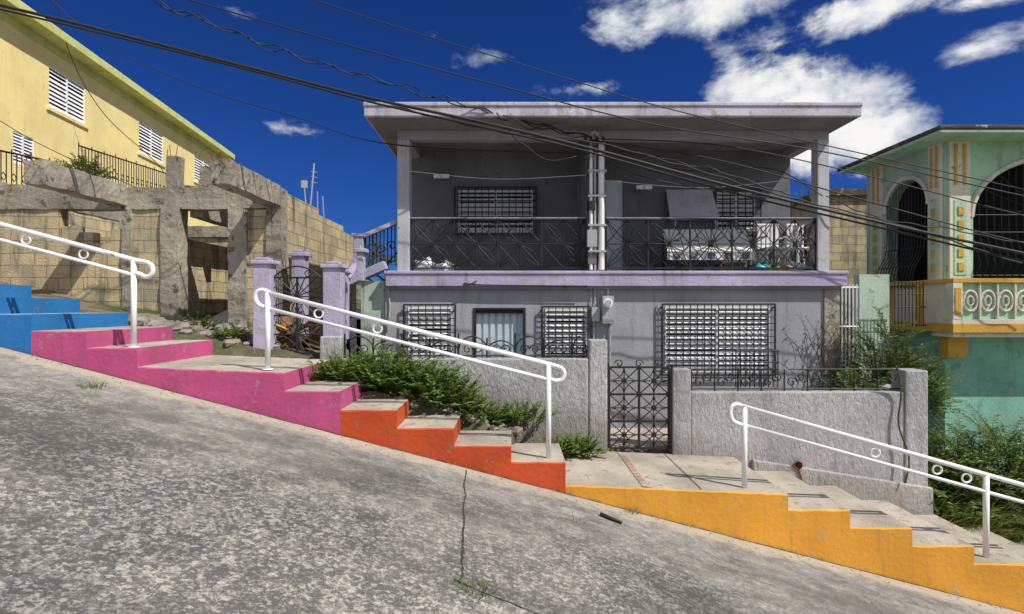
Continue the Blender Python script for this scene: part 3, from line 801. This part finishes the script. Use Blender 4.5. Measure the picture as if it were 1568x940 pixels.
# ---------------- green house ----------------
gx=empty('mint_green_house')
XC=7.5;YC=9.5
def MS(u,t,z): return (XC+t,u,z)
zt=H+2.86
b=B('walls',['green','mintl','turq'],gx)
arch_wall(b,XC,13,YC,YC+.2,H-.3,zt,wx(1490,YC),10.7,H+1.55,H-.1,H+2.55,m=0)
arch_wall(b,YC+.2,11.6,0,.2,H-.3,zt,9.9,10.95,H+1.85,H+.2,H+2.4,M_=MS,m=1)
b.box(XC,13,YC,YC+.2,-4,H-.3,2); b.box(XC,XC+.2,YC+.2,11.6,-4,H-.3,2)
b.box(XC+.2,13,11.4,11.6,-4,zt,0)
b.done()
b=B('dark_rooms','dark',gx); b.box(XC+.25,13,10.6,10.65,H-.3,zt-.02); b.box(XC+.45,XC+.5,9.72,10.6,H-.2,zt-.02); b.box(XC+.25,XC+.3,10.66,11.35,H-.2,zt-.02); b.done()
b=B('roof',['green','mold'],gx,.02)
xr0=wx(1440,9.0)
b.box(xr0,14,9.0,11.8,zt,zt+.06,0); b.box(xr0-.02,14,8.98,11.85,zt+.06,zt+.13,1)
b.done()
b=B('pilasters',['cream','ochre','green'],gx,.008)
def pil(u0,u1,t,M_=None):
    b.box(u0,u1,t-.06,t-.002,H-.1,zt-.002,0,M_=M_); w=u1-u0
    for k in(.2,.62): b.box(u0+w*k,u0+w*(k+.15),t-.075,t-.062,H+2.1,zt-.05,1,M_=M_)
    b.box(u0+w*.2,u0+w*.8,t-.07,t-.0605,H+.55,H+1.85,2,M_=M_)
    for i in range(5):
        z=H+.62+.24*i; b.box(u0+w*.36,u0+w*.64,t-.085,t-.0705,z,z+.15,1,M_=M_)
pil(wx(1450,YC),wx(1482,YC),YC); pil(11.0,11.3,YC)
pil(YC+.04,YC+.32,0,MS); pil(11.05,11.4,0,MS)
def archtrim(md,r,zs,hz,t,M_=None):
    pts=[]
    for i in range(17):
        a=math.pi*i/16; p=(md-(r+.05)*math.cos(a),t-.02,zs+(hz+.05)*math.sin(a)); pts.append(M_(*p) if M_ else p)
    b.tube(pts,.045,6,0)
archtrim((wx(1490,YC)+10.7)/2,(10.7-wx(1490,YC))/2,H+1.55,1.0,YC); archtrim(10.425,.525,H+1.85,.55,0,MS)
b.done()
b=B('balcony',['ochre','cream','green','turq'],gx,.01)
X0=wx(1458,9.0)
b.box(X0,13,8.98,9.5,H-.42,H-.28,0); b.box(X0+.05,13,9.03,9.5,H-.5,H-.42,1)
b.box(X0,13,8.98,9.1,H+.4,H+.47,0); b.box(X0+.0,13,8.99,9.08,H-.279,H-.2,1)
b.box(X0,X0+.11,9.1,11.2,H+.4,H+.47,0); b.box(X0,XC,9.5,11.2,H-.42,H-.28,0)
b.box(X0+.005,X0+.16,8.985,9.14,H-.2,H+.4,1); b.box(X0+.03,X0+.13,8.975,8.984,H-.12,H+.32,0)
for y in (9.7,10.5,11.1): b.box(X0+.005,X0+.12,y,y+.14,H-.28,H+.4,0)
b.box(X0+.17,13,9.05,9.07,H-.2,H+.4,2); b.box(X0+.06,X0+.08,9.14,11.2,H-.28,H+.4,1)
x=X0+.32
while x<12.5:
    b.ring((x,9.03,H+.1),.115,.022,16,m=1,rz=.17); b.ring((x,9.03,H+.1),.05,.018,12,m=1,rz=.08); b.box(x+.13,x+.16,9.0,9.05,H-.2,H+.4,1); x+=.29
b.box(wx(1445,9.4),wx(1475,9.4),9.3,9.5,H-.85,H-.5,0)
b.done()
b=B('window_grilles','iron',gx)
for i in range(13):
    u=9.92+1.0*i/12; zt_=H+1.85+.5*math.sqrt(max(0,1-((u-10.42)/.525)**2))
    b.tube(smooth_pts([MS(u,-.03,zt_),MS(u,-.05,H+1.1),MS(u,-.2,H+.75),MS(u,-.26,H+.45),MS(u,-.15,H+.25),MS(u,-.02,H+.2)],4),.009,4)
for z,t in((H+1.5,-.04),(H+1.1,-.05),(H+.75,-.2),(H+.3,-.2)): b.tube([MS(9.92,t,z),MS(10.92,t,z)],.01,4)
for i in range(22):
    u=wx(1492,YC)+(10.7-wx(1492,YC))*i/21; md=(wx(1490,YC)+10.7)/2; rr_=(10.7-wx(1490,YC))/2
    zt_=H+1.55+1.0*math.sqrt(max(0,1-((u-md)/rr_)**2))
    b.tube(smooth_pts([(u,YC+.05,zt_),(u,YC+.04,H+1.3),(u,YC-.08,H+.9),(u,YC-.12,H+.7),(u,YC+.04,H+.5)],4),.009,4)
for z in(H+1.3,H+1.6,H+.55): b.tube([(wx(1492,YC),YC+.04,z),(10.7,YC+.04,z)],.01,4)
md=(wx(1490,YC)+10.7)/2
for i in range(9):
    a=math.pi*(i+.5)/9; b.tube([(md,YC+.06,H+1.6),(md-1.3*math.cos(a),YC+.06,H+1.6+.9*math.sin(a))],.009,4)
b.done()
e=empty('side_gate'); b=B('white_bars',['slat','mintl'],e)
for i in range(6): b.tube([P(1284+5.6*i,435,9.0),P(1284+5.6*i,600,9.0)],.014,5)
for py in(440,500,560): b.tube([P(1282,py,9.0),P(1314,py,9.0)],.014,5)
b.pbox(1316,1362,420,640,9.6,.15,m=1)
b.done()
e=empty('window_grille_screen'); b=B('bars','iron',e)
for i in range(9): b.tube([P(1370+5.5*i,430,9.3),P(1370+5.5*i,500,9.3)],.008,4)
for py in (432,450,470,498): b.tube([P(1368,py,9.3),P(1418,py,9.3)],.008,4)
b.done()
e=empty('ochre_block_building'); b=B('walls','block',e)
b.box(wx(1262,13),wx(1345,13),13,17,-3,wz(300,13)); b.done()
b=B('roof_edge','mold',e); b.box(wx(1258,13),wx(1350,13),12.9,17,wz(300,13),wz(290,13)); b.done()
e=empty('chain_link_fence'); b=B('mesh','metal',e)
xa,xb,za=7.2,10.5,-1.2
s_=.09; Yc=8.35
k=xa
while k<xb+1.5:
    b.tube([(k,Yc,za),(k-1.5,Yc,za+1.5)],.002,3); b.tube([(k-1.5,Yc+.004,za),(k,Yc+.004,za+1.5)],.002,3); k+=s_
for x in(8.3,10.0): b.tube([(x,Yc,za-.9),(x,Yc,za+1.52)],.018,8)
b.done()
# ---------------- vegetation ----------------
def leaf(b,p,d,n,L,W,m=0):
    sd=d.cross(n)
    if sd.length<1e-5: sd=d.orthogonal()
    sd.normalize(); nn=sd.cross(d)
    b.add([p,p+d*L*.45+sd*W/2+nn*L*.08,p+d*L,p+d*L*.45-sd*W/2+nn*L*.08],[(0,1,2,3)],m)
def rv(): return Vector((random.gauss(0,1),random.gauss(0,1),random.gauss(0,1))).normalized()
def sprig(b,p,d,L,nl,ll,lw,droop=.5,m=0,ms=None):
    pts=[];p=Vector(p);d=Vector(d).normalized(); st=L/6; q=p.copy(); dd=d.copy()
    for i in range(7):
        pts.append(q.copy()); q=q+dd*st; dd=(dd+Vector((0,0,-droop*.18))+rv()*.06).normalized()
    b.tube(pts,.005,3,m if ms is None else ms,r1=.002)
    for i in range(nl):
        t=.15+.85*i/nl; k=t*6; a=int(min(k,5)); pp=pts[a].lerp(pts[a+1],k-a); td=(pts[a+1]-pts[a]).normalized()
        sd=td.cross(Vector((0,0,1))); 
        if sd.length<.1: sd=rv()
        sd.normalize()
        for sg in(-1,1):
            ld=(td*.5+sd*sg+rv()*.35).normalized(); leaf(b,pp,ld,(Vector((0,0,1))+rv()*.5).normalized(),ll*random.uniform(.7,1.2),lw,m)
def bush(name,cx,cy,cz,rx,ry,rz,n,L,ll,lw,mats=('leaf','twig'),nl=9,droop=.5,par=None):
    b=B(name,list(mats),par)
    for i in range(n):
        a=random.uniform(0,2*math.pi); rr=math.sqrt(random.random())
        bx=cx+rx*rr*math.cos(a)*.75; by=cy+ry*rr*math.sin(a)*.75; bz=cz+rz*random.random()**1.2*(1-.5*rr)
        d=Vector((math.cos(a)*rr*1.1,math.sin(a)*rr*.8,.9))+rv()*.45
        sprig(b,(bx,by,bz),d,L*random.uniform(.5,1.2),nl,ll,lw,droop,0,1)
    for i in range(max(4,n//12)):
        a=random.uniform(0,6.28); b.tube([(cx+rx*.3*math.cos(a),cy+ry*.3*math.sin(a),cz-.1),(cx+rx*.6*math.cos(a),cy+ry*.6*math.sin(a),cz+rz*.8)],.012,4,1,r1=.004)
    return b.done()
def tuft(name,cx,cy,cz,r,n,L,mat='grass',w=.012):
    b=B(name,[mat])
    for i in range(n):
        a=random.uniform(0,6.28); rr=r*math.sqrt(random.random()); p=Vector((cx+rr*math.cos(a),cy+rr*math.sin(a)*.7,cz))
        d=(Vector((math.cos(a)*.5,math.sin(a)*.4,1))+rv()*.3).normalized(); l=L*random.uniform(.5,1.2); sd=d.cross(rv()).normalized()*w/2
        q=p;vs=[];D=d.copy()
        for k in range(5):
            ww=sd*(1-k/4.2); vs+=[q-ww,q+ww]; q=q+D*l/4; D=(D+Vector((D.x*.25,D.y*.25,-.22))).normalized()
        b.add(vs,[(2*k,2*k+1,2*k+3,2*k+2) for k in range(4)])
    return b.done()
def gz(x,y): return gh(x,y)
for px,Y,ry_,n,rx_,rz_ in((535,7.1,.3,120,.4,.24),(595,7.1,.3,210,.5,.46),(655,7.0,.3,200,.45,.5),(575,6.95,.25,110,.45,.27),(690,7.0,.25,90,.3,.3)):
    x=wx(px,Y); bush('weedy_shrub',x,Y,gz(x,Y),rx_,ry_,rz_,n,.34,.055,.032,nl=9)
for px,Y,n in((715,7.0,70),(750,7.1,60),(735,6.95,40),(795,7.15,45),(775,7.0,30),(815,7.2,30),(500,7.0,50)):
    x=wx(px,Y); bush('low_weed',x,Y,gz(min(x,wx(798,7)),Y),.26,.2,.14,n,.24,.045,.025,nl=8)
for px,Y in((868,7.25),(893,7.2),(848,7.1)):
    x=wx(px,Y); bush('low_weed',x,Y,zl(max(x,.6)),.22,.12,.1,60,.25,.05,.025,nl=8)
bush('low_weed',wx(355,7.75),7.75,gz(-4,7.75)+.03,.25,.15,.05,60,.16,.04,.02,nl=7)
bush('low_weed',wx(300,8.2),8.2,gz(-4.7,8.2)+.03,.35,.2,.05,50,.2,.04,.02,mats=('leafd','twig'),nl=7)
for i in range(18):
    px=random.uniform(690,790); Y=random.uniform(6.8,7.4); x=wx(px,Y); tuft('dry_grass_tuft',x,Y,gz(x,Y),.08,30,.18,random.choice(('dry','grass')),.008)
for px,py,n in((140,594,70),(730,905,60),(968,785,40),(885,800,8),(1450,905,10)):
    u=(px-784)/F; v=(470-py)/F; Y=(-H)/(v+.26*u)
    x=u*Y; tuft('road_weed',x,Y,zr(x),.13 if n>=60 else .08,n,.1,'grass' if px!=968 else 'dry',.008)
for i in range(26):
    x=random.uniform(-5,6); tuft('kerb_weed',x,5.97,zr(x),.035,9,.055,random.choice(('grass','dry')),.005)
for cx,cy,n,rx_,ry_,rz_,L,dk in((6.15,8.1,210,.45,.4,1.2,.55,0),(6.7,8.1,250,.6,.4,1.3,.6,1),(7.3,8.2,280,.6,.4,1.4,.6,0),(6.5,7.9,150,.5,.3,.9,.6,0),(7.9,8.1,280,.6,.4,1.5,.6,0),(7.2,7.85,200,.7,.25,1.0,.5,0),(8.5,8.2,280,.7,.5,1.5,.6,1),(7.9,7.85,200,.6,.25,1.1,.5,1),(9.2,8.3,170,.8,.5,1.6,.6,0)):
    bush('bank_shrub',cx,cy,gh(cx,cy)+.05,rx_,ry_,rz_,n,L,.085,.028,('leafd','twig') if dk else ('leaf','twig'),11,.9)
for i in range(54):
    cx=random.uniform(5.95,9.2); cy=random.uniform(7.6,8.1); tuft('tall_grass',cx,cy,gh(cx,cy)-.05,.25,110,random.uniform(.5,1.0),random.choice(('grass','grass','grass','leafd','dry')),.016)
bush('yard_shrub',wx(1360,8.6),8.6,.3,.55,.35,1.3,250,.5,.075,.028,('leafd','twig'),11,.7)
bush('yard_shrub',wx(1320,8.3),8.3,.2,.5,.3,.6,170,.4,.06,.03,('leaf','twig'),10,.6)
bush('yard_shrub',wx(1400,8.6),8.6,.2,.4,.35,.95,170,.45,.06,.028,('leaf','twig'),10,.7)
e=empty('dry_vine'); b=B('stems',['twig','leafd'],e)
for i in range(26):
    x=random.uniform(wx(1225,8.85),wx(1300,8.85)); z=random.uniform(.3,.8); pts=[];q=Vector((x,8.82,z)); d=Vector((random.uniform(-.5,.5),0,1)).normalized()
    for k in range(9): pts.append(q.copy()); q+=d*.14; d=(d+Vector((random.uniform(-.4,.4),random.uniform(-.05,.02),random.uniform(-.1,.1)))).normalized()
    b.tube(pts,.006,3,0,r1=.002)
    for k in range(10): p=random.choice(pts); leaf(b,p,rv(),rv(),.05,.02,1)
b.done()
def tree(name,x,y,z,h_,cr,n,mats=('twig','leafd')):
    b=B(name,list(mats))
    b.tube(smooth_pts([(x,y,z),(x+.1,y,z+h_*.4),(x-.05,y+.1,z+h_*.7)],4),.09,7,0,r1=.045)
    tips=[]
    for i in range(9):
        a=6.28*i/9+random.uniform(-.3,.3); s0=Vector((x,y,z+h_*random.uniform(.45,.7))); e_=s0+Vector((math.cos(a)*cr*random.uniform(.5,1),math.sin(a)*cr*.8,random.uniform(.15,.9)*cr))
        md=s0.lerp(e_,.5)+rv()*.1; b.tube(smooth_pts([s0,md,e_],3),.035,5,0,r1=.01); tips+=[md,e_,s0.lerp(e_,.75)]
    for t_ in tips:
        for k in range(n):
            sprig(b,t_+rv()*cr*.12,rv()+Vector((0,0,.3)),cr*random.uniform(.2,.42),8,.09,.04,.5,1,0)
    b.done()
tree('background_tree',wx(590,16),16,H-1.2,3.9,1.1,6)
tree('background_tree',wx(1236,17),17,H-.5,4.9,1.5,3)
tree('background_tree',wx(1275,20),20,H-1,3.2,1.8,5)
bush('terrace_shrub',*MF(13.9,0,0).xy,H+3.2,.5,.5,.5,70,.4,.09,.04,('leafd','twig'),9)
e=empty('tv_antenna'); b=B('mast','metal',e); Y=13
b.tube([P(473,345,Y),P(481,250,Y)],.018,6); b.tube([P(487,350,Y),P(486,293,Y)],.012,5); b.tube([P(497,352,Y),P(494,300,Y)],.012,5)
for py in(262,270,278): b.tube([P(476,py,Y),P(486,py+2,Y)],.006,4)
b.box(wx(461,Y),wx(469,Y),Y,Y+.1,wz(287,Y),wz(276,Y)); b.tube([P(466,287,Y),P(470,330,Y)],.012,5)
b.done()
# ---------------- cables ----------------
def cable(pts,Y0,Y1,r,coil=0,jit=0):
    n=len(pts); P_=[P(a,c,Y0+(Y1-Y0)*i/(n-1)) for i,(a,c) in enumerate(pts)]
    sp_=smooth_pts(P_,10)
    b=B('utility_cable','cable')
    if coil:
        out=[]; L=0
        fine=[]
        for a,c in zip(sp_,sp_[1:]):
            for k in range(5): fine.append(a.lerp(c,k/5))
        for i,q in enumerate(fine):
            if i: L+=(q-fine[i-1]).length
            am=coil*(.4+1.2*abs(mn.noise(Vector((L*.9,0,0)))))
            out.append(q+Vector((0,math.cos(L*11)*am,math.sin(L*11)*am*1.2)))
        b.tube(out,r,4)
    else: b.tube(sp_,r,6)
    b.done(True)
cable([(-300,-60),(0,8),(200,57),(400,108),(575,152),(750,190),(900,226),(1130,288),(1350,341),(1568,388),(1850,448)],7.0,7.6,.020)
cable([(-300,-54),(0,14),(200,62),(400,112),(575,158),(750,197),(900,232),(1130,297),(1350,349),(1568,400),(1850,462)],7.05,7.65,.014)
cable([(200,-12),(330,38),(450,82),(600,130),(700,160),(800,184),(905,210)],7.2,8.7,.010,.03)
cable([(215,-8),(335,40),(450,86),(600,127),(700,156),(800,188),(905,213)],7.2,8.7,.009,.045)
cable([(240,-15),(500,60),(760,130),(1000,190),(1260,232),(1568,300),(1800,345)],7.2,7.9,.009)
cable([(450,-10),(620,45),(820,105),(1000,160),(1200,208),(1568,290)],7.6,8.1,.008)
cable([(40,-40),(150,60),(300,132),(450,178),(600,221),(905,236)],9.5,8.75,.009)
cable([(905,212),(1100,222),(1300,262),(1568,330),(1750,370)],8.7,8.0,.009)
cable([(905,214),(1100,245),(1300,300),(1568,372),(1750,400)],8.7,8.0,.010)
cable([(760,172),(780,200),(820,236),(860,246),(895,228),(905,214)],8.2,8.7,.010,.02)
cable([(770,176),(800,190),(850,200),(905,210)],8.2,8.7,.010,.04)
cable([(905,214),(940,226),(1000,240),(1100,262),(1210,300)],8.7,8.3,.009,.02)
cable([(930,235),(1060,262),(1180,258),(1260,300)],8.8,8.8,.008)
cable([(600,162),(760,200),(905,217),(1050,255),(1200,300),(1380,345),(1568,405)],7.4,8.0,.010,.012)
cable([(780,205),(850,214),(905,222),(960,262),(1080,290),(1240,310)],8.5,8.8,.008)
cable([(80,-20),(110,90),(160,175),(230,240),(250,262)],13.5,16,.011)
cable([(0,185),(60,220),(150,262),(240,300)],10.5,11,.008)
cable([(1265,300),(1350,335),(1450,350),(1568,372),(1700,380)],8.8,8.4,.009,.015)
b=B('clothesline','white'); b.tube(smooth_pts([P(628,262,9.0),P(760,274,9.2),P(897,268,9.0)],6),.004,4); b.tube(smooth_pts([P(926,276,9.0),P(1080,287,9.2),P(1252,270,9.0)],6),.004,4); b.done()
u=(936-784)/F; v=(470-797)/F; Y=-H/(v+.26*u); x=u*Y
b=B('rubber_scrap','cable'); b.tube(smooth_pts([(x-.1,Y+.05,zr(x-.1)+.02),(x-.02,Y,zr(x)+.03),(x+.1,Y-.04,zr(x+.1)+.02)],4),.022,7,r1=.014); b.done(True)
# ---------------- light / world ----------------
sd=Vector((1,-.66,1.45)).normalized(); el=math.asin(sd.z); az=math.atan2(sd.x,sd.y)
ld=bpy.data.lights.new('sun','SUN'); ld.energy=5; ld.angle=math.radians(.5); ld.color=(1,.95,.87)
lo=bpy.data.objects.new('sun',ld); scene.collection.objects.link(lo); lo.rotation_euler=sd.to_track_quat('Z','Y').to_euler(); lo.location=sd*30
w=bpy.data.worlds.new('World'); scene.world=w; w.use_nodes=True; nt=w.node_tree; T=NT(nt)
for n_ in list(nt.nodes): nt.nodes.remove(n_)
sky=T.n('ShaderNodeTexSky'); sky.sky_type='NISHITA'; sky.sun_disc=False; sky.sun_elevation=el; sky.sun_rotation=az
sky.altitude=800; sky.air_density=1.0; sky.dust_density=.1; sky.ozone_density=4
tint=T.mix(1.0,sky.outputs[0],(.09,.24,.60),'MULTIPLY')
bg1=T.n('ShaderNodeBackground'); nt.links.new(tint,bg1.inputs[0]); bg1.inputs[1].default_value=.105
co=T.n('ShaderNodeTexCoord').outputs['Generated']
sp=T.n('ShaderNodeSeparateXYZ'); nt.links.new(co,sp.inputs[0])
blobs=[(1080,0,230,52,.98),(1330,12,220,48,1),(1470,78,110,34,.8),(1170,140,100,52,1.15),(1250,180,140,85,1.22),(1350,212,85,58,1.1),
 (440,196,80,18,.56),(880,138,80,18,.5),(760,85,75,30,.47),(640,55,75,25,.44),(350,12,95,25,.46),(262,72,45,18,.44),(1500,0,160,30,.75)]
msk=None
for px,py,a,b_,wt in blobs:
    u=(px-784)/F; v=(470-py)/F; l=math.sqrt(1+u*u+v*v); cx,cz=u/l,v/l
    ax=a/F/l*(1-cx*cx*.9); bz=b_/F/l*(1-cz*cz*.5)
    dx=T.math('DIVIDE',T.math('SUBTRACT',sp.outputs[0],cx),ax); dz=T.math('DIVIDE',T.math('SUBTRACT',sp.outputs[2],cz),bz)
    d=T.math('SQRT',T.math('ADD',T.math('MULTIPLY',dx,dx),T.math('MULTIPLY',dz,dz)))
    m_=T.math('MULTIPLY',T.math('MAXIMUM',T.math('SUBTRACT',1.2,T.math('MULTIPLY',d,.72)),0.0),wt)
    msk=m_ if msk is None else T.math('MAXIMUM',msk,m_)
front=T.ramp(sp.outputs[1],.0,.2)
msk=T.math('MULTIPLY',msk,front)
nz=T.noise(T.vmul(co,(1,1,1.6)),7,12,.62,.2)
nz2=T.noise(T.vmul(co,(1,1,1.5)),13,7,.6,.2)
rest=T.math('MAXIMUM',T.ramp(sp.outputs[1],0,-.2),T.ramp(sp.outputs[2],.62,.72))
fill_cloud=T.math('MULTIPLY',rest,T.math('MULTIPLY',T.ramp(T.noise(co,2.2,2),.38,.5),.95))  # unseen clouds behind and overhead, added for white ambient fill
msk=T.math('MAXIMUM',msk,fill_cloud)
den=T.math('ADD',T.math('MULTIPLY',nz,1.35),T.math('MULTIPLY',msk,.60))
al=T.ramp(den,1.0,1.24)
shade=T.ramp(T.math('ADD',den,T.math('MULTIPLY',nz2,-.9)),.58,1.0)
ccol=T.mix(shade,(.42,.48,.60),(1.0,.99,.97))
bg2=T.n('ShaderNodeBackground'); nt.links.new(ccol,bg2.inputs[0]); bg2.inputs[1].default_value=.95
mx=T.n('ShaderNodeMixShader'); nt.links.new(al,mx.inputs[0]); nt.links.new(bg1.outputs[0],mx.inputs[1]); nt.links.new(bg2.outputs[0],mx.inputs[2])
out=T.n('ShaderNodeOutputWorld'); nt.links.new(mx.outputs[0],out.inputs[0])
# ---------------- camera ----------------
cd=bpy.data.cameras.new('camera'); cam=bpy.data.objects.new('camera',cd); scene.collection.objects.link(cam)
cd.sensor_width=36; cd.lens=36*F/1568; cd.clip_start=.05; cd.clip_end=3000
cam.location=(0,0,H); cam.rotation_euler=(math.radians(90),0,0); scene.camera=cam
scene.view_settings.view_transform='Standard'; scene.view_settings.look='None'; scene.view_settings.exposure=0
